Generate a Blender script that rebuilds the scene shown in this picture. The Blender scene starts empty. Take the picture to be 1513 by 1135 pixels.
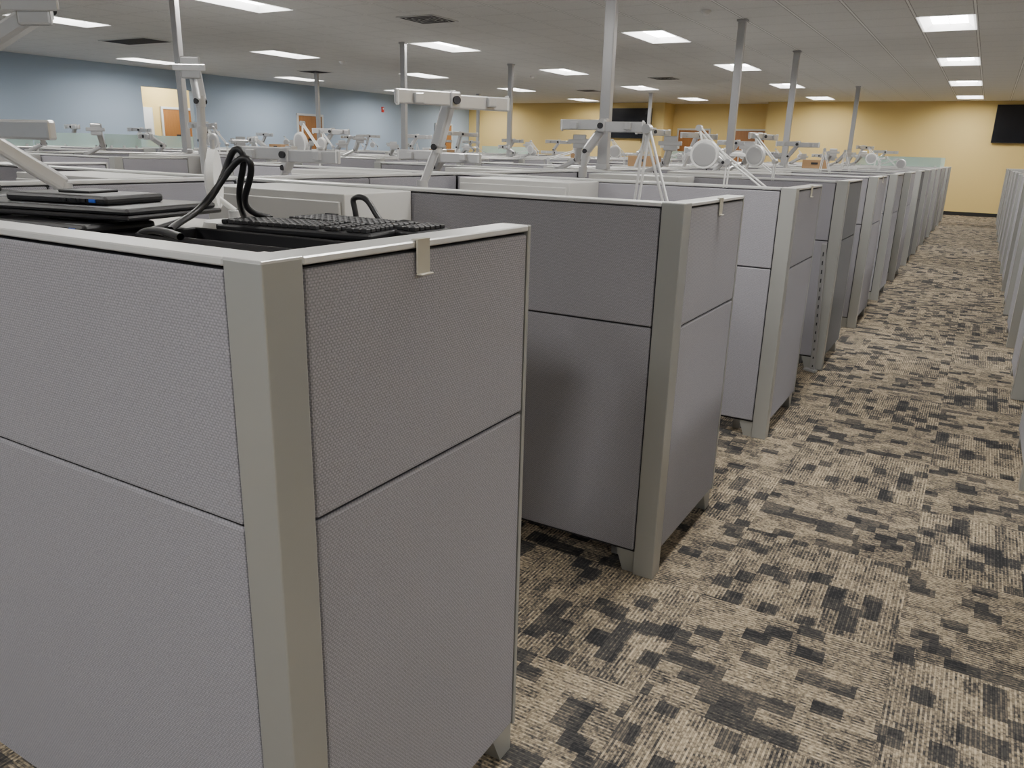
import bpy, bmesh, random
from math import *
from mathutils import Vector, Matrix
random.seed(7)
S=bpy.context.scene
# ------------------------------------------------------------------ constants
H=1.421; CH=3.264; XP=-0.853; Y0=0.765; P=1.8288; XR=0.405; HW=2.17
XL=-18.3; XRW=8.6; YW=27.6; YB=-5.0; DZ=0.78
# ------------------------------------------------------------------ materials
def newmat(n):
    m=bpy.data.materials.new(n); m.use_nodes=True
    nt=m.node_tree; b=nt.nodes['Principled BSDF']; return m,nt,b
def N(nt,t,**k):
    n=nt.nodes.new(t)
    for a,v in k.items(): setattr(n,a,v)
    return n
def paint(name,col,rough=.5,metal=0,var=.04,bump=0,scale=60,spec=.5):
    m,nt,b=newmat(name)
    tc=N(nt,'ShaderNodeTexCoord'); no=N(nt,'ShaderNodeTexNoise'); no.inputs['Scale'].default_value=scale
    nt.links.new(tc.outputs['Object'],no.inputs['Vector'])
    mx=N(nt,'ShaderNodeMix',data_type='RGBA')
    mx.inputs['A'].default_value=(*[c*(1-var) for c in col],1); mx.inputs['B'].default_value=(*[min(1,c*(1+var)) for c in col],1)
    nt.links.new(no.outputs['Fac'],mx.inputs['Factor']); nt.links.new(mx.outputs['Result'],b.inputs['Base Color'])
    b.inputs['Roughness'].default_value=rough; b.inputs['Metallic'].default_value=metal; b.inputs['Specular IOR Level'].default_value=spec
    if bump:
        bp=N(nt,'ShaderNodeBump'); bp.inputs['Strength'].default_value=bump; bp.inputs['Distance'].default_value=.002
        nt.links.new(no.outputs['Fac'],bp.inputs['Height']); nt.links.new(bp.outputs['Normal'],b.inputs['Normal'])
    return m
def math_(nt,op,a,b=None,c=None):
    n=N(nt,'ShaderNodeMath',operation=op)
    for i,x in enumerate((a,b,c)):
        if x is None: continue
        if isinstance(x,(int,float)): n.inputs[i].default_value=x
        else: nt.links.new(x,n.inputs[i])
    return n.outputs[0]
def fabric(name,col):
    m,nt,b=newmat(name)
    tc=N(nt,'ShaderNodeTexCoord'); sx=N(nt,'ShaderNodeSeparateXYZ'); nt.links.new(tc.outputs['Object'],sx.inputs[0])
    h=math_(nt,'ADD',sx.outputs['X'],sx.outputs['Y'])
    row=math_(nt,'FLOOR',math_(nt,'MULTIPLY',sx.outputs['Z'],1/.0048))
    hh=math_(nt,'ADD',math_(nt,'MULTIPLY',h,1/.0075),math_(nt,'MULTIPLY',row,.5))
    a=math_(nt,'ABSOLUTE',math_(nt,'SINE',math_(nt,'MULTIPLY',hh,pi))); c=math_(nt,'ABSOLUTE',math_(nt,'SINE',math_(nt,'MULTIPLY',sx.outputs['Z'],pi/.0048)))
    w=math_(nt,'MULTIPLY',a,c)   # woven lozenges
    no=N(nt,'ShaderNodeTexNoise'); no.inputs['Scale'].default_value=240; nt.links.new(tc.outputs['Object'],no.inputs['Vector'])
    f=math_(nt,'ADD',math_(nt,'MULTIPLY',w,.68),math_(nt,'SUBTRACT',math_(nt,'MULTIPLY',no.outputs['Fac'],1.0),.27))
    mx=N(nt,'ShaderNodeMix',data_type='RGBA'); mx.inputs['A'].default_value=(*[x*.62 for x in col],1); mx.inputs['B'].default_value=(*[x*1.2 for x in col],1)
    nt.links.new(f,mx.inputs['Factor']); nt.links.new(mx.outputs['Result'],b.inputs['Base Color'])
    b.inputs['Roughness'].default_value=.85; b.inputs['Specular IOR Level'].default_value=.25
    b.inputs['Sheen Weight'].default_value=.1
    bp=N(nt,'ShaderNodeBump'); bp.inputs['Strength'].default_value=.5; bp.inputs['Distance'].default_value=.0012
    nt.links.new(f,bp.inputs['Height']); nt.links.new(bp.outputs['Normal'],b.inputs['Normal'])
    return m
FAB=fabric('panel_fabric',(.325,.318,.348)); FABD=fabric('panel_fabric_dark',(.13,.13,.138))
POST=paint('post_metal',(.425,.43,.41),.32,.4,.02,.10,900)
CAP=paint('cap_metal',(.70,.70,.69),.30,.3,.02,.06,900)
DARK=paint('dark_gap',(.02,.02,.024),.7)
CAB=paint('cabinet_metal',(.52,.515,.495),.4,.1,.02,.08,700)
LAM=paint('desk_laminate',(.42,.40,.37),.45)
ARM=paint('arm_silver',(.54,.54,.54),.28,.5,.02)
WHITE=paint('white_enamel',(.76,.76,.745),.35)
CLIP=paint('clip_beige',(.52,.49,.41),.35,.2)
BLK=paint('black_plastic',(.012,.012,.014),.42); BLK2=paint('black_key',(.02,.02,.022),.5)
SCR=paint('screen_glass',(.008,.008,.01),.12)
POLE=paint('pole_metal',(.44,.44,.445),.32,.5,.02)
BLUEC=paint('chair_blue',(.08,.11,.38),.8)
YEL=paint('wall_yellow',(.70,.53,.21),.8,0,.03,.4,120)
BLU=paint('wall_blue',(.37,.46,.57),.8,0,.03,.4,120)
FRM=paint('door_frame_paint',(.60,.61,.60),.5)
BASEB=paint('baseboard_black',(.015,.015,.015),.5)
RED=paint('alarm_red',(.6,.03,.02),.4)
BLUEPORT=paint('port_blue',(.02,.08,.45),.4)
CARD=paint('cardboard',(.36,.22,.11),.8)
def wood():
    m,nt,b=newmat('door_wood')
    tc=N(nt,'ShaderNodeTexCoord'); mp=N(nt,'ShaderNodeMapping'); mp.inputs['Scale'].default_value=(14,14,1.2)
    no=N(nt,'ShaderNodeTexNoise'); no.inputs['Scale'].default_value=3; no.inputs['Detail'].default_value=6
    nt.links.new(tc.outputs['Object'],mp.inputs[0]); nt.links.new(mp.outputs[0],no.inputs['Vector'])
    r=N(nt,'ShaderNodeValToRGB'); r.color_ramp.elements[0].color=(.24,.095,.025,1); r.color_ramp.elements[1].color=(.40,.18,.05,1)
    nt.links.new(no.outputs['Fac'],r.inputs[0]); nt.links.new(r.outputs[0],b.inputs['Base Color']); b.inputs['Roughness'].default_value=.4
    return m
WOOD=wood()
def glass():
    m,nt,b=newmat('screen_glass_green')
    b.inputs['Base Color'].default_value=(.55,.74,.66,1); b.inputs['Roughness'].default_value=.25; b.inputs['Alpha'].default_value=.5
    return m
GLS=glass()
def emis(name,s,col=(1,.978,.94)):
    m,nt,b=newmat(name); b.inputs['Base Color'].default_value=(.8,.8,.8,1)
    b.inputs['Emission Color'].default_value=(*col,1); b.inputs['Emission Strength'].default_value=s
    return m
LENS=emis('troffer_lens',56)
def carpet():
    m,nt,b=newmat('carpet'); L=nt.links
    M=lambda op,a,b_=None,c=None: math_(nt,op,a,b_,c)
    tc=N(nt,'ShaderNodeTexCoord'); s=N(nt,'ShaderNodeSeparateXYZ'); L.new(tc.outputs['Object'],s.inputs[0])
    X,Y=s.outputs['X'],s.outputs['Y']
    T=.65
    tx=M('FLOOR',M('DIVIDE',X,T)); ty=M('FLOOR',M('DIVIDE',Y,T))
    chk=M('MODULO',M('ABSOLUTE',M('ADD',tx,ty)),2.0)
    mixv=lambda a,bb,f: M('ADD',M('MULTIPLY',a,M('SUBTRACT',1.0,f)),M('MULTIPLY',bb,f))
    A=mixv(X,Y,chk); B=mixv(Y,X,chk)
    YR=.0065
    def cell(sa,sb,oa,ob,seed,slide=1.0):
        rb=M('FLOOR',M('ADD',M('DIVIDE',B,sb),ob))
        c0=N(nt,'ShaderNodeCombineXYZ'); L.new(rb,c0.inputs[0]); c0.inputs[1].default_value=seed
        w0=N(nt,'ShaderNodeTexWhiteNoise',noise_dimensions='2D'); L.new(c0.outputs[0],w0.inputs['Vector'])
        ra=M('FLOOR',M('ADD',M('ADD',M('DIVIDE',A,sa),oa),M('MULTIPLY',w0.outputs['Value'],slide)))
        c=N(nt,'ShaderNodeCombineXYZ'); L.new(ra,c.inputs[0]); L.new(rb,c.inputs[1]); L.new(M('ADD',M('MULTIPLY',chk,17.3),seed),c.inputs[2])
        w=N(nt,'ShaderNodeTexWhiteNoise',noise_dimensions='3D'); L.new(c.outputs[0],w.inputs['Vector']); return w.outputs['Value']
    c1=cell(.088,YR*10,0,0,1.7); c2=cell(.075,YR*7,.37,.5,5.1); c3=cell(.16,YR*14,.2,.7,9.3)
    dark=M('LESS_THAN',c1,.27); half=M('LESS_THAN',c2,.34); light=M('GREATER_THAN',c3,.55)
    yr=M('FLOOR',M('DIVIDE',B,YR))
    def dash(fa,sd):
        c=N(nt,'ShaderNodeCombineXYZ'); L.new(M('MULTIPLY',A,fa),c.inputs[0]); L.new(M('MULTIPLY',yr,7.31),c.inputs[1]); c.inputs[2].default_value=sd
        n=N(nt,'ShaderNodeTexNoise'); n.inputs['Scale'].default_value=1; n.inputs['Detail'].default_value=2; L.new(c.outputs[0],n.inputs['Vector']); return M('SUBTRACT',n.outputs['Fac'],.5)
    d1=dash(80,0); d2=dash(22,4.4)
    par=M('SUBTRACT',M('MODULO',M('ABSOLUTE',yr),2.0),.5)
    lvl=M('ADD',.51,M('MULTIPLY',light,.10)); lvl=M('SUBTRACT',lvl,M('MULTIPLY',half,.13)); lvl=M('SUBTRACT',lvl,M('MULTIPLY',dark,.27))
    amp=M('SUBTRACT',1.0,M('MULTIPLY',dark,.5))
    v=M('ADD',lvl,M('MULTIPLY',amp,M('ADD',M('MULTIPLY',d1,1.1),M('MULTIPLY',d2,.6))))
    v=M('ADD',v,M('MULTIPLY',M('MULTIPLY',par,amp),.19))
    g=M('ABSOLUTE',M('SUBTRACT',M('FRACT',M('DIVIDE',B,YR)),.5))
    v=M('SUBTRACT',v,M('MULTIPLY',M('POWER',M('MULTIPLY',g,2.0),3.0),.13))
    r=N(nt,'ShaderNodeValToRGB'); e=r.color_ramp.elements
    e[0].position=.05; e[0].color=(.028,.028,.030,1); e[1].position=.87; e[1].color=(.55,.45,.31,1)
    x=e.new(.28); x.color=(.072,.068,.064,1); x=e.new(.5); x.color=(.22,.182,.132,1)
    L.new(v,r.inputs[0]); L.new(r.outputs[0],b.inputs['Base Color']); b.inputs['Roughness'].default_value=.95; b.inputs['Specular IOR Level'].default_value=.1
    bp=N(nt,'ShaderNodeBump'); bp.inputs['Strength'].default_value=.4; bp.inputs['Distance'].default_value=.003
    L.new(v,bp.inputs['Height']); L.new(bp.outputs['Normal'],b.inputs['Normal'])
    return m
CARP=carpet()
GX=3.9145; GY=4.608; LX0=-.7598; LY0=-1.6123
def ceilmat():
    m,nt,b=newmat('ceiling_tile'); L=nt.links
    tc=N(nt,'ShaderNodeTexCoord'); s=N(nt,'ShaderNodeSeparateXYZ'); L.new(tc.outputs['Object'],s.inputs[0])
    def line(v,off,per):
        f=math_(nt,'FRACT',math_(nt,'DIVIDE',math_(nt,'SUBTRACT',v,off),per))
        return math_(nt,'MULTIPLY',math_(nt,'MINIMUM',f,math_(nt,'SUBTRACT',1.0,f)),per)
    dmin=math_(nt,'MINIMUM',line(s.outputs['X'],LX0-GX/12,GX/6),line(s.outputs['Y'],LY0,GY/7))
    l=math_(nt,'LESS_THAN',dmin,.012); edge=math_(nt,'LESS_THAN',dmin,.022)
    no=N(nt,'ShaderNodeTexNoise'); no.inputs['Scale'].default_value=90; no.inputs['Detail'].default_value=4; L.new(tc.outputs['Object'],no.inputs['Vector'])
    r=N(nt,'ShaderNodeValToRGB'); r.color_ramp.elements[0].position=.3; r.color_ramp.elements[0].color=(.59,.59,.575,1); r.color_ramp.elements[1].position=.6; r.color_ramp.elements[1].color=(.72,.72,.705,1)
    L.new(no.outputs['Fac'],r.inputs[0])
    m0=N(nt,'ShaderNodeMix',data_type='RGBA'); L.new(edge,m0.inputs['Factor']); L.new(r.outputs[0],m0.inputs['A']); m0.inputs['B'].default_value=(.33,.33,.32,1)
    mx=N(nt,'ShaderNodeMix',data_type='RGBA'); L.new(l,mx.inputs['Factor']); L.new(m0.outputs['Result'],mx.inputs['A']); mx.inputs['B'].default_value=(.82,.82,.805,1)
    L.new(mx.outputs['Result'],b.inputs['Base Color']); b.inputs['Roughness'].default_value=.9
    return m
CEIL=ceilmat()
# ------------------------------------------------------------------ mesh builder
class MB:
    def __init__(s): s.bm=bmesh.new(); s.mats=[]
    def mi(s,m):
        if m not in s.mats: s.mats.append(m)
        return s.mats.index(m)
    def _merge(s,t,m,smooth=False):
        i=s.mi(m)
        for f in t.faces: f.material_index=i; f.smooth=smooth and len(f.verts)<=4
        me=bpy.data.meshes.new('t'); t.to_mesh(me); t.free(); s.bm.from_mesh(me); bpy.data.meshes.remove(me)
    def box(s,x0,x1,y0,y1,z0,z1,m,bev=0,seg=1):
        t=bmesh.new(); bmesh.ops.create_cube(t,size=1)
        for v in t.verts: v.co=Vector(((x0+x1)/2+v.co.x*(x1-x0),(y0+y1)/2+v.co.y*(y1-y0),(z0+z1)/2+v.co.z*(z1-z0)))
        if bev: bmesh.ops.bevel(t,geom=t.edges[:],offset=bev,segments=seg,affect='EDGES',profile=.5)
        s._merge(t,m)
    def obox(s,c,size,R,m,bev=0,seg=1):
        t=bmesh.new(); bmesh.ops.create_cube(t,size=1)
        for v in t.verts: v.co=Vector((v.co.x*size[0],v.co.y*size[1],v.co.z*size[2]))
        if bev: bmesh.ops.bevel(t,geom=t.edges[:],offset=bev,segments=seg,affect='EDGES',profile=.5)
        for v in t.verts: v.co=R@v.co+Vector(c)
        s._merge(t,m)
    def beam(s,a,b,w,h,m,bev=.004):
        a=Vector(a); b=Vector(b); d=(b-a); L=d.length; z=d.normalized()
        up=Vector((0,0,1)) if abs(z.z)<.95 else Vector((0,1,0))
        x=up.cross(z).normalized(); y=z.cross(x); R=Matrix((x,y,z)).transposed()
        s.obox((a+b)/2,(w,h,L),R,m,bev,2)
    def cyl(s,a,b,r,m,r2=None,seg=16):
        a=Vector(a); b=Vector(b); d=b-a
        t=bmesh.new(); bmesh.ops.create_cone(t,cap_ends=True,segments=seg,radius1=r,radius2=r if r2 is None else r2,depth=d.length)
        q=Vector((0,0,1)).rotation_difference(d.normalized()).to_matrix()
        for v in t.verts: v.co=q@v.co+(a+b)/2
        bmesh.ops.split_edges(t,edges=[e for e in t.edges if any(len(f.verts)>4 for f in e.link_faces)])
        s._merge(t,m,True)
        return s
    def poly(s,pts,th,m,axis='Y',at=0):
        vs0=[];vs1=[]; t=bmesh.new()
        for u,z in pts:
            if axis=='Y': p0=(u,at-th/2,z);p1=(u,at+th/2,z)
            else: p0=(at-th/2,u,z);p1=(at+th/2,u,z)
            vs0.append(t.verts.new(p0)); vs1.append(t.verts.new(p1))
        t.faces.new(vs0); t.faces.new(vs1[::-1]); n=len(pts)
        for i in range(n): t.faces.new((vs0[i],vs1[i],vs1[(i+1)%n],vs0[(i+1)%n]))
        bmesh.ops.recalc_face_normals(t,faces=t.faces[:]); s._merge(t,m)
    def dome(s,c,n,r,h,m,seg=24):
        t=bmesh.new(); bmesh.ops.create_uvsphere(t,u_segments=seg,v_segments=12,radius=1)
        q=Vector((0,0,1)).rotation_difference(Vector(n).normalized()).to_matrix()
        for v in t.verts: v.co=q@Vector((v.co.x*r,v.co.y*r,v.co.z*h))+Vector(c)
        s._merge(t,m,True)
    def mesh(s,name):
        me=bpy.data.meshes.new(name); s.bm.to_mesh(me); s.bm.free()
        for m in s.mats: me.materials.append(m)
        return me
def put(name,me,loc=(0,0,0),rz=0,sc=(1,1,1)):
    o=bpy.data.objects.new(name,me); S.collection.objects.link(o); o.location=loc; o.rotation_euler=(0,0,rz); o.scale=sc
    return o
# ------------------------------------------------------------------ room
def quadwall(name,x0,x1,y0,y1,z0,z1,m):
    b=MB(); b.box(x0,x1,y0,y1,z0,z1,m); return put(name,b.mesh(name))
quadwall('floor',XL-3.2,XRW+.1,YB-.1,YW+2.2,-.1,0,CARP)
lights=[]
for k in range(-2,5):
    for j in range(0,7):
        x=LX0-k*GX if k<4 else -16.75
        lights.append((x,LY0+j*GY))
lights.append((XL-.88,14.6))  # unseen extra troffer, added to brighten the alcove
TW,TD=.64,1.30
xs=sorted(set([XL-3.2,XRW+.1]+[round(x+s*TW/2,4) for x,_ in lights for s in(-1,1)]))
ys=sorted(set([YB-.1,YW+2.2]+[round(y+s*TD/2,4) for _,y in lights for s in(-1,1)]))
b=MB(); t=bmesh.new()
for i in range(len(xs)-1):
    for j in range(len(ys)-1):
        cx=(xs[i]+xs[i+1])/2; cy=(ys[j]+ys[j+1])/2
        if any(abs(cx-x)<TW/2 and abs(cy-y)<TD/2 for x,y in lights): continue
        vs=[t.verts.new((a,c,CH)) for a,c in((xs[i],ys[j]),(xs[i],ys[j+1]),(xs[i+1],ys[j+1]),(xs[i+1],ys[j]))]
        t.faces.new(vs)
b._merge(t,CEIL); put('ceiling',b.mesh('ceiling'))
b=MB(); b.box(XL-3.3,XRW+.2,YB-.2,YW+2.3,CH+.25,CH+.3,DARK); put('roof_deck',b.mesh('roof_deck'))
# troffer
b=MB(); t=bmesh.new()
o=[(-TW/2,-TD/2),(TW/2,-TD/2),(TW/2,TD/2),(-TW/2,TD/2)]; r1=[(x*.93,y*.965) for x,y in o]; ii=[(x*.66,y*.84) for x,y in o]
lo=[t.verts.new((x,y,-.004)) for x,y in o]; l1=[t.verts.new((x,y,-.004)) for x,y in r1]; hi=[t.verts.new((x,y,.075)) for x,y in ii]
for i in range(4):
    j=(i+1)%4; t.faces.new((lo[i],lo[j],l1[j],l1[i])); t.faces.new((l1[i],l1[j],hi[j],hi[i]))
b._merge(t,emis('troffer_reflector_glow',1.8))  # reflector sides glow on their own, standing in for bounced lens light
t=bmesh.new(); hi=[t.verts.new((x,y,.075)) for x,y in ii]; t.faces.new(hi[::-1]); b._merge(t,LENS)
b.box(-.004,.004,-TD/2*.84,TD/2*.84,.06,.074,WHITE)
tro=b.mesh('ceiling_light')
for x,y in lights: put('ceiling_light',tro,(x,y,CH))
# vents
b=MB(); b.box(-.31,.31,-.31,.31,-.012,-.001,FRM,.003)
for i in range(4):
    s_=.27-.065*i
    for (x0,x1,y0,y1) in((-s_,s_,-s_,-s_+.03),(-s_,s_,s_-.03,s_),(-s_,-s_+.03,-s_,s_),(s_-.03,s_,-s_,s_)): b.box(x0,x1,y0,y1,-.016,-.012,DARK)
vent=b.mesh('ceiling_vent')
for x,y in((-7.0,9.5),(-6.9,18.7),(.6,18.1),(-14.6,15.2),(-10.4,22)): put('ceiling_vent',vent,(x,y,CH))
b=MB(); b.box(-.65,.65,-.31,.31,-.012,-.001,FRM,.003)
for i in range(12): b.box(-.6,.6,-.27+i*.047,-.245+i*.047,-.016,-.012,DARK)
put('return_air_grille',b.mesh('return_air_grille'),(-13.6,9.66,CH)); 
b=MB(); b.cyl((0,0,-.03),(0,0,-.001),.06,WHITE); b.dome((0,0,-.03),(0,0,-1),.045,.03,WHITE)
sd=b.mesh('smoke_detector')
for x,y in((-3.3,10.2),(-9.8,17.5),(-12.2,13.5)): put('smoke_detector',sd,(x,y,CH))
# walls
T=.15
quadwall('wall_right',XRW,XRW+T,YB,YW,0,CH,YEL); quadwall('wall_back',XL,XRW,YB-T,YB,0,CH,BLU)
RY0,RY1=13.0,14.5; RT=2.82
b=MB()
b.box(XL-T,XL,YB,RY0,0,CH,BLU); b.box(XL-T,XL,RY1,YW,0,CH,BLU); b.box(XL-T,XL,RY0,RY1,RT,CH,BLU)
put('wall_left',b.mesh('wall_left'))
xb=XL-1.6
b=MB()
b.box(xb-T,xb,RY0-1.2,RY1+2.2,0,CH,YEL); b.box(xb,XL-T,RY0-1.35,RY0-1.2,0,CH,YEL); b.box(xb,XL-T,RY1+2.2,RY1+2.35,0,CH,YEL)
put('wall_alcove',b.mesh('wall_alcove'))
b=MB(); b.box(XL,-10.1,YW,YW+T,0,CH,YEL); b.box(-6.56,XRW,YW,YW+T,0,CH,YEL); b.box(-10.1-T,-10.1,YW+T,YW+1,0,CH,YEL); b.box(-6.56,-6.56+T,YW+T,YW+1,0,CH,YEL); b.box(-10.1-T,-6.56+T,YW+1,YW+1+T,0,CH,YEL)
put('wall_far',b.mesh('wall_far'))
b=MB(); b.box(-6.56,XRW,YW-.012,YW,0,.11,BASEB); b.box(XL,-10.1,YW-.012,YW,0,.11,BASEB); b.box(-10.1,-6.56,YW+.988,YW+1,0,.11,BASEB); put('baseboard_far',b.mesh('baseboard_far'))
b=MB(); b.box(XL,XL+.012,YB,RY0,0,.11,BASEB); b.box(XL,XL+.012,RY1,YW,0,.11,BASEB); put('baseboard_left',b.mesh('baseboard_left'))
def door(name,w,h):
    b=MB(); f=.06
    b.box(-w/2-f,-w/2,-.03,.02,0,h+f,FRM,.004); b.box(w/2,w/2+f,-.03,.02,0,h+f,FRM,.004); b.box(-w/2-f,w/2+f,-.03,.02,h,h+f,FRM,.004)
    b.box(-w/2+.004,w/2-.004,-.015,.015,.01,h-.004,WOOD,.002)
    b.box(w/2-.12,w/2-.06,-.02,-.014,.98,1.16,FRM); b.cyl((w/2-.09,-.015,1.07),(w/2-.09,-.06,1.07),.011,FRM); b.cyl((w/2-.09,-.055,1.07),(w/2-.21,-.055,1.07),.011,FRM)
    b.box(-.12,.12,-.018,-.014,1.55,1.72,DARK)
    return b.mesh(name)
d=door('door',1.0,2.38)
put('door_1',d,(XL+.03,18.7,0),pi/2); put('door_2',d,(XL+.03,25.8,0),pi/2); put('door_3',d,(xb+.03,15.2,0),pi/2)
dd=door('door_wide',1.1,2.38)
put('door_4',dd,(-9.3,YW+.97,0)); put('door_5',dd,(-7.3,YW+.97,0))
b=MB(); b.box(-.05,.05,-.05,0,-.09,.09,RED,.006); b.dome((0,-.05,.03),(0,-1,0),.03,.012,WHITE); put('fire_alarm',b.mesh('fire_alarm'),(XL,22.2,2.75),pi/2)
b=MB(); b.box(-.5,.5,-.03,0,-.4,.4,FRM,.005); b.box(-.47,.47,-.035,-.03,-.37,.37,WHITE); put('whiteboard',b.mesh('whiteboard'),(xb+.001,13.9,2.0),pi/2)
def tv(w,h):
    b=MB(); b.box(-w/2,w/2,-.10,-.05,-h/2,h/2,BLK,.006); b.box(-w/2+.015,w/2-.015,-.103,-.099,-h/2+.02,h/2-.015,SCR); b.box(-.25,.25,-.05,0,-.2,.2,BLK)
    b.cyl((w*.3,-.03,-h/2+.05),(w*.3,-.01,-h/2-.15),.008,BLK); return b.mesh('wall_tv')
put('wall_tv',tv(1.85,1.02),(-11.45,YW,2.56)); put('wall_tv',tv(1.9,1.05),(.88,YW,2.63))
# ------------------------------------------------------------------ cubicle
PT=.08; TH=.075; WL=.78; SE=.985; TB=.10
def tiles_x(b,x0,x1,yc,fab):
    b.box(x0,x1,yc-.026,yc+.026,TB-.01,H-.018,DARK)
    b.box(x0,x1,yc-TH/2,yc+TH/2,H-.013,H,CAP,.0025)
    a=x0+.003; c=x1-.003
    for s in(-1,1):
        ya,yb=sorted((yc+s*.024,yc+s*TH/2*.96))
        b.box(a,c,ya,yb,SE+.003,H-.02,fab,.005,2); b.box(a,c,ya,yb,TB,SE-.003,fab,.005,2)
def tiles_y(b,y0,y1,xc,fab,n=1):
    b.box(xc-.026,xc+.026,y0,y1,TB-.01,H-.018,DARK)
    b.box(xc-TH/2,xc+TH/2,y0,y1,H-.013,H,CAP,.0025)
    w=(y1-y0)/n
    for i in range(n):
        a=y0+i*w+.004; c=y0+(i+1)*w-.004
        for s in(-1,1):
            xa,xb_=sorted((xc+s*.024,xc+s*TH/2*.96))
            b.box(xa,xb_,a,c,SE+.003,H-.02,fab,.005,2); b.box(xa,xb_,a,c,TB,SE-.003,fab,.005,2)
def cub(fab=FAB,desk=True,wing=True,wfab=None,cab=True):
    b=MB(); wfab=wfab or fab
    b.box(-PT,0,0,PT,0.0,H-.0005,POST,.003,2)
    b.box(-PT,0,0,PT,H-.004,H+.0015,CAP,.001)
    yc=TH/2+.002
    tiles_x(b,-HW,-PT-.003,yc,fab)
    b.poly([(-PT-.004,0),(-PT-.004,TB),(-PT-.085,TB),(-PT-.05,0)],.05,POST,'Y',yc)
    b.poly([(-1.40,0),(-1.38,TB),(-1.47,TB),(-1.45,0)],.05,POST,'Y',yc)
    if wing:
        xc=-TH/2-.002
        tiles_y(b,PT+.003,WL-.012,xc,wfab)
        b.box(xc-TH/2,xc+TH/2,WL-.012,WL,TB-.01,H,POST,.002)
        b.poly([(WL-.002,0),(WL-.002,TB),(WL-.10,TB),(WL-.055,0)],.05,POST,'X',xc)
    if cab:
        x0,x1,y0,y1=-1.88,-1.14,P-.40,P-.005
        b.box(x0,x1,y0,y1,.05,H-.012,CAB,.004,2); b.box(x0+.02,x1-.02,y0+.03,y1-.02,0,.05,DARK)
        for z0,z1 in((.06,.36),(.37,.70),(.71,H-.04)):
            b.box(x0+.015,x1-.015,y0-.014,y0,z0,z1,CAB,.003)
            b.box((x0+x1)/2-.07,(x0+x1)/2+.07,y0-.026,y0-.014,z0+.05,z0+.062,ARM,.002)
    if desk:
        b.box(-HW+.045,-1.42,TH+.01,P-.41,DZ-.03,DZ,LAM,.004,2)
        b.box(-1.42,-.15,TH+.01,.62,DZ-.03,DZ,LAM,.004,2)
        b.box(-.22,-.18,TH+.04,.10+TH,0,DZ-.03,CAB); b.box(-1.9,-1.46,P-.95,P-.46,.04,DZ-.04,CAB,.004)
        for z0,z1 in((.06,.34),(.35,.53),(.54,.72)): b.box(-1.46,-1.445,P-.94,P-.47,z0,z1,CAB,.003)
    return b.mesh('cubicle')
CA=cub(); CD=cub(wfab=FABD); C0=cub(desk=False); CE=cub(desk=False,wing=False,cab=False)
b=MB(); tiles_y(b,TH,P-.003,0,FAB,2); b.poly([(.9,0),(.88,TB),(.97,TB),(.95,0)],.05,POST,'X',0); SP=b.mesh('spine_partition')
def drow(xr,n0,n1,first=False):
    xs_=xr-HW-.0375; xl=2*xs_-xr
    for n in range(n0,n1+1):
        y=Y0+n*P
        m=CA
        if first and n==0: m=C0
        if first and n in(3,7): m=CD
        put('cubicle',m,(xr,y,0)); put('cubicle',CA,(xl,y,0),0,(-1,1,1)); put('spine_partition',SP,(xs_,y,0))
    y=Y0+(n1+1)*P
    put('end_partition',CE,(xr,y,0)); put('end_partition',CE,(xl,y,0),0,(-1,1,1))
    return xs_,xl
S1,XL1=drow(XP,0,12,True)
R2=S1-5.85+HW+.0375; S2,XL2=drow(R2,0,12)
R3=S2-5.85+HW+.0375; S3,XL3=drow(R3,0,12)
S4=XR+HW+.0375
for n in range(1,13):
    y=Y0+n*P
    put('cubicle',CA,(XR,y,0),0,(-1,1,1)); put('cubicle',CA,(2*S4-XR,y,0)); put('spine_partition',SP,(S4,y,0))
put('end_partition',CE,(XR,Y0+13*P,0),0,(-1,1,1)); put('end_partition',CE,(2*S4-XR,Y0+13*P,0))
# loose slotted upright leaning by the fourth cubicle
b=MB(); b.beam((0,0,.01),(-.03,-.06,.98),.035,.02,POLE,.003)
for i in range(14): b.obox((-.03*i/14.5-.001,-.06*i/14.5-.011,.06+i*.065),(.008,.004,.03),Matrix.Identity(3),DARK)
b.beam((.03,-.01,.012),(-.06,.03,.012),.04,.02,POLE,.003)
put('slotted_upright',b.mesh('slotted_upright'),(XP-.05,Y0+3*P-.10,0))
# power poles
b=MB(); b.box(-.05,.05,-.035,.035,H+.001,CH-.002,POLE,.008,2); b.box(-.065,.065,-.05,.05,CH-.03,CH-.001,POLE,.004); b.box(-.056,.056,-.041,.041,H+.001,H+.05,POLE,.003); b.box(-.052,-.048,-.012,.012,H+.05,CH-.03,DARK)
PM=b.mesh('power_pole')
for x,y in((S1,6.85),(S1,11.0),(S1,14.45),(S1,21.8),(S2,6.9),(S2,11.4),(S2,15.0),(S2,23.1),(S3,15.4),(S3,22.8),(S4,9),(S4,16)): put('power_pole',PM,(x,y,0))
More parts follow.
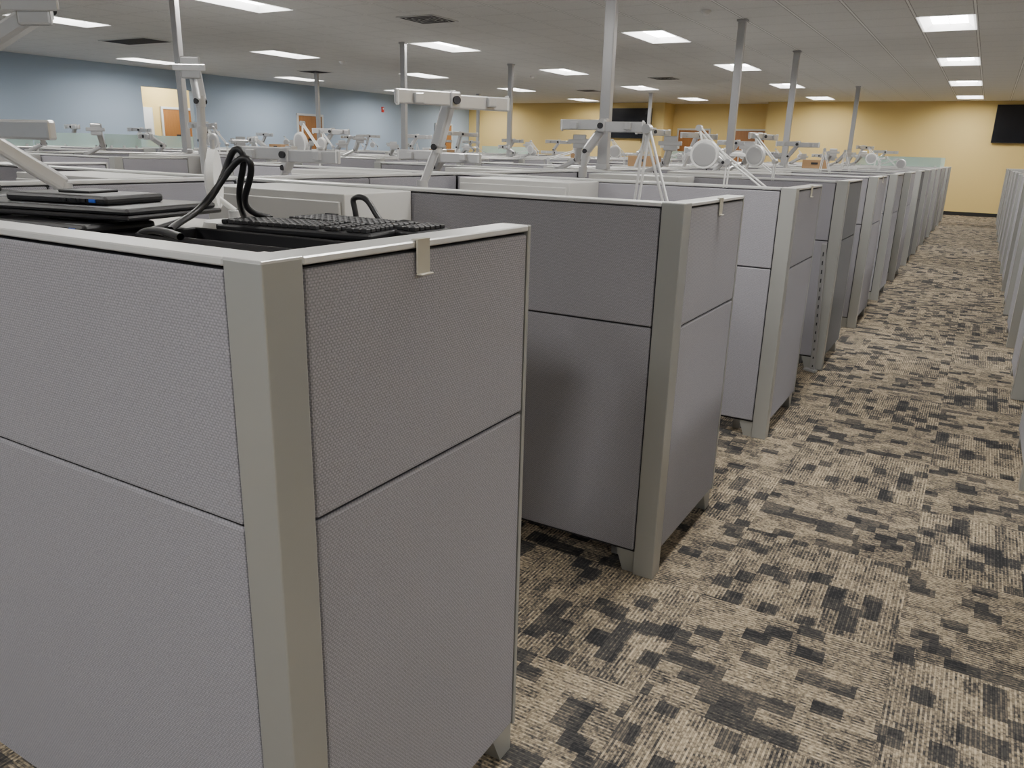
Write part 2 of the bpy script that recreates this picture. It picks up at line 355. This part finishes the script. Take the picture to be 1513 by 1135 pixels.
# glass screens
def gscreen(x,y0,y1,axis='Y'):
    b=MB()
    if axis=='Y':
        b.box(x-.004,x+.004,y0,y1,H+.005,H+.22,GLS,.001)
        for y in(y0+.1,(y0+y1)/2,y1-.1): b.box(x-.012,x+.012,y-.02,y+.02,H+.001,H+.04,POLE)
    else:
        b.box(y0,y1,x-.004,x+.004,H+.005,H+.22,GLS,.001)
        for y in(y0+.1,(y0+y1)/2,y1-.1): b.box(y-.02,y+.02,x-.012,x+.012,H+.001,H+.04,POLE)
    put('glass_screen',b.mesh('glass_screen'))
for n in(3,4): gscreen(R3-.04,Y0+n*P+.1,Y0+n*P+.76)
for n in range(3,6): gscreen(Y0+n*P+.04,R3-2.0,R3-.1,'X')
gscreen(Y0+12*P+.04,XP-1.9,XP-.1,'X'); gscreen(Y0+13*P+.04,R2-2,R2-.1,'X'); gscreen(Y0+12*P+.04,R3-2,R3-.1,'X'); gscreen(Y0+11*P+.04,XP-1.9,XP-.1,'X')
# ------------------------------------------------------------------ monitor arms (origin on desk top)
def arm(name,p,bar=None,bl=.62,bd=(.49,.87)):
    b=MB()
    b.box(-.06,.06,-.05,.05,0.001,.02,ARM,.005); b.cyl((0,0,.02),(0,0,p[0][2]),.021,ARM); b.cyl((0,0,p[0][2]-.04),(0,0,p[0][2]+.03),.030,ARM)
    for i in range(len(p)-1):
        w=.040 if i==0 else .055
        b.beam(p[i],p[i+1],w,.042 if i==0 else .06,ARM,.012)
        q=Vector(p[i+1]); b.cyl(q-Vector((0,0,.03)),q+Vector((0,0,.03)),.028,ARM); b.cyl(q-Vector((0,.036,0)),q+Vector((0,.036,0)),.016,DARK)
    e=Vector(p[-1])
    if bar:
        d=Vector((bd[0],bd[1],0)).normalized(); nrm=Vector((-d.y,d.x,0))
        if nrm.y>0: nrm=-nrm
        c=e+nrm*.05
        b.cyl(e,c,.024,ARM); b.beam(e-Vector((0,0,.04)),e+Vector((0,0,.05)),.05,.05,ARM)
        R=Matrix((d,-nrm,Vector((0,0,1)))).transposed()
        for s in(-1,1):
            b.obox(c+d*s*(bl/4+.012)+Vector((0,0,-.006*s)),(bl/2-.02,.028,.070),R,ARM,.007,2)
            b.obox(c+d*s*(bl/2-.012)+nrm*.001,(.008,.032,.074),R,WHITE,.003)
        b.obox(c,(.06,.05,.085),R,ARM,.01,2); b.cyl(c+nrm*.02,c+nrm*.04,.02,DARK)
        for s in(-1,1):
            q=c+d*s*bl*.32; b.obox(q+nrm*.025,(.05,.03,.05),R,ARM,.006,2)
    else:
        R=Matrix.Rotation(.4,3,'Z')
        b.obox(e+Vector((.03,-.05,0)),(.12,.012,.12),R,ARM,.01,2); b.obox(e+Vector((.01,-.02,0)),(.05,.07,.05),R,ARM,.01,2); b.obox(e+Vector((.03,-.06,0)),(.2,.01,.035),R,ARM,.004)
    return b.mesh(name)
A1=arm('monitor_arm',[(0,0,.60),(.06,.05,.80),(.14,.05,1.03)],True,.64,(.49,.87))
A2=arm('monitor_arm',[(0,0,.66),(.02,0,.80),(.14,.02,.97)],True,.62,(1,.05))
A3=arm('monitor_arm',[(0,0,.56),(.10,-.05,.66),(.18,-.08,.735)],True,.75,(1,.1))
A4=arm('monitor_arm',[(0,0,.60),(-.22,.05,.66),(.02,-.12,.80)],None)
A5=arm('monitor_arm',[(0,0,.62),(.2,.05,.72),(.32,-.08,.88)],None)
A6=arm('monitor_arm',[(0,0,.60),(.12,.0,.72),(-.05,-.05,.83)],True,.55,(.9,-.4))
A7=arm('monitor_arm',[(0,0,.85),(.01,0,1.02),(-.02,.0,1.20)],None)
A8=arm('monitor_arm',[(0,0,.30),(-.05,.10,.52),(.17,.20,.645)],None)
put('monitor_arm',A1,(-2.58,3.45,DZ)); put('monitor_arm',A2,(-2.50,5.25,DZ)); put('monitor_arm',A3,(-3.68,3.5,DZ))
put('monitor_arm',A7,(-4.05,3.25,DZ))
# ------------------------------------------------------------------ task lamps
def lamp(name,pts,head,hn,r=.085,br=.09):
    b=MB(); b.cyl((0,0,0.001),(0,0,.018),br,WHITE,br*.95,32); b.cyl((0,0,.018),(0,0,.06),.014,WHITE)
    prev=Vector((0,0,.05))
    for q in pts:
        q=Vector(q); d=(q-prev).normalized(); s=d.cross(Vector((0,1,0))); s=(s.normalized() if s.length>.1 else Vector((1,0,0)))*.009
        b.cyl(prev+s,q+s,.0055,WHITE,seg=8); b.cyl(prev-s,q-s,.0055,WHITE,seg=8)
        b.cyl(q-Vector((0,.018,0)),q+Vector((0,.018,0)),.018,ARM); prev=q
    h=Vector(head); n=Vector(hn).normalized()
    b.cyl(prev,h-n*.02,.007,WHITE,seg=8); b.cyl(h-n*.012,h+n*.012,r,WHITE,r*.96,32); b.dome(h-n*.012,-n,r*.8,.018,WHITE); b.dome(h+n*.012,n,r*.82,.004,ARM)
    return b.mesh(name)
L1=lamp('task_lamp',[(.07,0,.89),(.20,.02,.50)],(.26,.02,.42),(0,-.3,-1))
L2=lamp('task_lamp',[(.02,.0,.76),(-.16,-.05,.95)],(-.10,-.10,.80),(.15,-1,-.1))
L3=lamp('task_lamp',[(0,0,.70),(.34,0,.80)],(.42,-.02,.72),(.2,-1,-.2))
L4=lamp('task_lamp',[(-.05,0,.62),(.18,0,.92)],(.30,0,.80),(.1,-.4,-1))
L5=lamp('task_lamp',[(0,0,.60),(-.35,.05,.84),(-.37,.05,.84)],(-.42,.0,.80),(0,0,-1))
def dress(xr,s,n0,n1):
    for n in range(n0,n1+1):
        y=Y0+n*P
        m=random.choice([A1,A2,A2,A3,A4,A5,A6,A6])
        put('monitor_arm',m,(xr-s*(1.72+random.uniform(-.08,.1)),y+random.uniform(.45,.8),DZ),random.uniform(-.25,.25))
        if random.random()<.2: put('monitor_arm',random.choice([A3,A4,A5]),(xr-s*1.75,y+1.2,DZ),random.uniform(-.4,.4))
        if random.random()<.6:
            put('task_lamp',random.choice([L1,L2,L3,L3,L2,L5]),(xr-s*random.uniform(.6,1.2),y+random.uniform(.25,.5),DZ),random.uniform(-.5,.5))
dress(XP,1,3,12); dress(XL1,-1,2,12); dress(R2,1,1,12); dress(XL2,-1,2,12); dress(R3,1,3,12); dress(XL3,-1,3,12)
put('task_lamp',L1,(-1.24,3.02,DZ)); put('task_lamp',L2,(-1.37,4.85,DZ)); put('task_lamp',L5,(-1.12,4.95,DZ),.1)
# cardboard boxes on a few cabinets
b=MB(); b.box(-.18,.18,-.13,.13,.001,.13,CARD,.004); b.box(-.18,.18,-.02,.02,.129,.132,CLIP); b.box(-.05,.05,-.132,-.129,.06,.09,DARK)
BX=b.mesh('cardboard_box')
for xr,s,n in((XL1,-1,4),(R2,1,5),(R2,1,8),(XP,1,6),(R3,1,6)): put('cardboard_box',BX,(xr-s*1.5,Y0+n*P+P-.2,H-.012),.1)
# ------------------------------------------------------------------ near cubicle: raised sit-stand desk with equipment
b=MB(); tz=1.335
b.box(-2.97,-1.10,.87,1.74,tz-.03,tz,LAM,.004,2)
for x in(-2.7,-1.4):
    b.box(x-.035,x+.035,1.25,1.33,.05,tz-.07,CAB,.003); b.box(x-.045,x+.045,1.24,1.34,.05,.75,CAB,.003); b.box(x-.04,x+.04,.95,1.65,.0,.05,CAB,.01); b.box(x-.03,x+.03,.95,1.65,tz-.07,tz-.03,CAB)
put('sit_stand_desk',b.mesh('sit_stand_desk'))
def kb():
    b=MB(); b.box(-.225,.225,-.075,.075,0,.018,BLK,.006,2)
    for r in range(6):
        for c in range(21):
            if c in(14,17): continue
            b.box(-.213+c*.0203,-.213+c*.0203+.017,-.066+r*.0215,-.066+r*.0215+.018,.018,.028,BLK2,.002)
    b.box(-.2,-.16,.058,.07,-.0,.03,BLK)
    return b.mesh('keyboard')
K=kb()
for x,y,z,a in [(-1.40,1.38,.0,-.12),(-1.36,1.56,.0,.06),(-1.44,1.45,.030,.16),(-1.38,1.60,.030,.0)]:
    put('keyboard',K,(x,y,tz+z+.001),a)
# shallow black tray lying in front of the keyboards
b=MB(); b.box(-.25,.25,-.085,.085,0,.008,BLK,.003)
for y in(-.085,.077): b.box(-.25,.25,y,y+.008,.006,.046,BLK,.003)
for x in(-.25,.242): b.box(x,x+.008,-.085,.085,.006,.046,BLK,.003)
b.box(-.20,.20,-.05,.05,.008,.014,BLK2,.003)
put('keyboard_tray',b.mesh('keyboard_tray'),(-1.37,1.19,tz+.001),.05)
def monitor():
    b=MB(); b.box(-.28,.28,-.17,.17,0,.012,BLK,.004); b.box(-.265,.265,-.155,.16,-.001,.0,SCR)
    b.box(-.27,.27,-.16,.16,.012,.028,BLK,.008,2); b.box(-.16,.16,-.11,.09,.028,.05,BLK,.008,2)
    for i in range(4): b.box(.02+i*.03,.04+i*.03,-.112,-.108,.034,.042,BLUEPORT if i==3 else SCR)
    b.box(-.05,.05,-.05,.05,.05,.056,BLK2,.002)
    for i in range(10): b.box(-.14+i*.012,-.134+i*.012,.02,.08,.049,.051,DARK)
    return b.mesh('computer_monitor')
M_=monitor()
for x,y,z,a in[(-1.94,1.17,0,.08),(-2.54,1.16,0,-.04),(-2.02,1.25,.058,.22),(-2.60,1.16,.06,.03)]:
    put('computer_monitor',M_,(x,y,tz+.002+z),a)
b=MB(); b.cyl((0,0,0.001),(0,0,.02),.095,WHITE,.09,32); b.cyl((0,0,.02),(0,0,.05),.02,ARM); b.cyl((0,0,.05),(-.05,.0,.09),.008,WHITE)
b.cyl((-.060,0,.14),(-.040,0,.14),.085,WHITE,.083,32); b.dome((-.060,0,.14),(-1,0,0),.07,.016,WHITE); b.cyl((-.05,0,.2),(-.05,0,.25),.007,ARM)
put('desk_lamp',b.mesh('desk_lamp'),(-1.90,1.62,tz),.72)
def cable(name,chains,r,m):
    cu=bpy.data.curves.new(name,'CURVE'); cu.dimensions='3D'; cu.bevel_depth=r; cu.bevel_resolution=3
    for ch in chains:
        sp=cu.splines.new('NURBS'); sp.points.add(len(ch)-1); sp.use_endpoint_u=True; sp.order_u=4; sp.resolution_u=8
        for p,c in zip(sp.points,ch): p.co=(*c,1)
    cu.materials.append(m); o=bpy.data.objects.new(name,cu); S.collection.objects.link(o); return o
cable('power_cables',[
 [(-1.56,1.10,1.390),(-1.60,1.18,1.395),(-1.645,1.27,1.40),(-1.62,1.33,1.46),(-1.61,1.36,1.53),(-1.58,1.36,1.575),(-1.55,1.37,1.55),(-1.60,1.38,1.48),(-1.65,1.42,1.42),(-1.68,1.46,1.39)],
 [(-1.50,1.10,1.395),(-1.57,1.16,1.395),(-1.62,1.26,1.41),(-1.62,1.32,1.46),(-1.60,1.35,1.51),(-1.56,1.36,1.55),(-1.52,1.36,1.54),(-1.56,1.38,1.48),(-1.63,1.40,1.41),(-1.63,1.5,1.39)],
 [(-1.40,1.05,1.392),(-1.55,1.10,1.40),(-1.645,1.10,1.37),(-1.66,1.16,1.345),(-1.66,1.24,1.345),(-1.60,1.29,1.345)],
 [(-1.5,1.70,1.345),(-1.5,1.70,1.41),(-1.53,1.70,1.44),(-1.46,1.70,1.45),(-1.43,1.70,1.39),(-1.38,1.70,1.36),(-1.32,1.70,1.40),(-1.26,1.70,1.36)]],.008,BLK)
b=MB()
b.box(-.05,.05,-.05,.05,0.001,.02,ARM,.004); b.cyl((0,0,.02),(0,0,.09),.028,ARM); b.beam((0,0,.08),(-.02,-.22,.23),.05,.055,ARM,.012); b.cyl((-.02,-.22,.19),(-.02,-.22,.27),.028,ARM)
b.obox((.02,-.25,.265),(.66,.03,.060),Matrix.Rotation(.1,3,'Z'),ARM,.008,2); b.obox((.02,-.25,.265),(.07,.05,.080),Matrix.Rotation(.1,3,'Z'),ARM,.01,2)
put('monitor_arm',b.mesh('monitor_arm'),(-2.86,1.68,tz))
put('monitor_arm',A8,(-2.91,1.42,tz))
# name clips over the caps
b=MB(); b.box(-.010,.004,-.019,.019,H+.0015,H+.0035,CLIP); b.box(.0,.0035,-.019,.019,H-.058,H+.0035,CLIP,.001); b.box(.0,.012,-.019,.019,H-.061,H-.058,CLIP,.001)
cm=b.mesh('name_clip')
for n,yy in((0,.374),(1,.43),(2,.43),(4,.4)): put('name_clip',cm,(XP,Y0+n*P+yy,0))
# blue chair in right hand cubicle
b=MB()
for i in range(5):
    a=i*2*pi/5; b.beam((0,0,.08),(.3*cos(a),.3*sin(a),.06),.04,.03,BLK); b.cyl((.3*cos(a)-.0,.3*sin(a)-.015,.03),(.3*cos(a),.3*sin(a)+.015,.03),.03,BLK)
b.cyl((0,0,.08),(0,0,.45),.025,BLK); b.box(-.25,.25,-.24,.24,.45,.54,BLUEC,.035,4); b.box(-.23,.23,.22,.28,.62,1.08,BLUEC,.028,4); b.beam((0,.22,.46),(0,.29,.8),.06,.02,BLK)
for s in(-1,1): b.beam((s*.28,0,.5),(s*.28,0,.72),.03,.04,BLK); b.box(s*.28-.03,s*.28+.03,-.12,.14,.72,.75,BLK,.01,2)
put('office_chair',b.mesh('office_chair'),(.80,Y0+6*P+1.1,0),-1.2)
# ------------------------------------------------------------------ world + camera
w=bpy.data.worlds.new('World'); S.world=w; w.use_nodes=True; w.node_tree.nodes['Background'].inputs[0].default_value=(.5,.5,.5,1); w.node_tree.nodes['Background'].inputs[1].default_value=.03
yaw,pitch,roll,f=0.5245,0.2931,0.0273,1152.4
F=Vector((-sin(yaw)*cos(pitch),cos(yaw)*cos(pitch),-sin(pitch))); R=Vector((cos(yaw),sin(yaw),0)); U=R.cross(F)
R2_,U2=R*cos(roll)+U*sin(roll),-R*sin(roll)+U*cos(roll)
cd=bpy.data.cameras.new('camera'); cam=bpy.data.objects.new('camera',cd); S.collection.objects.link(cam)
mw=Matrix((R2_,U2,-F)).transposed().to_4x4(); mw.translation=Vector((0,0,1.5828)); cam.matrix_world=mw
cd.sensor_fit='HORIZONTAL'; cd.sensor_width=36; cd.lens=36*f/1513; cd.clip_start=.05; cd.clip_end=100
S.camera=cam
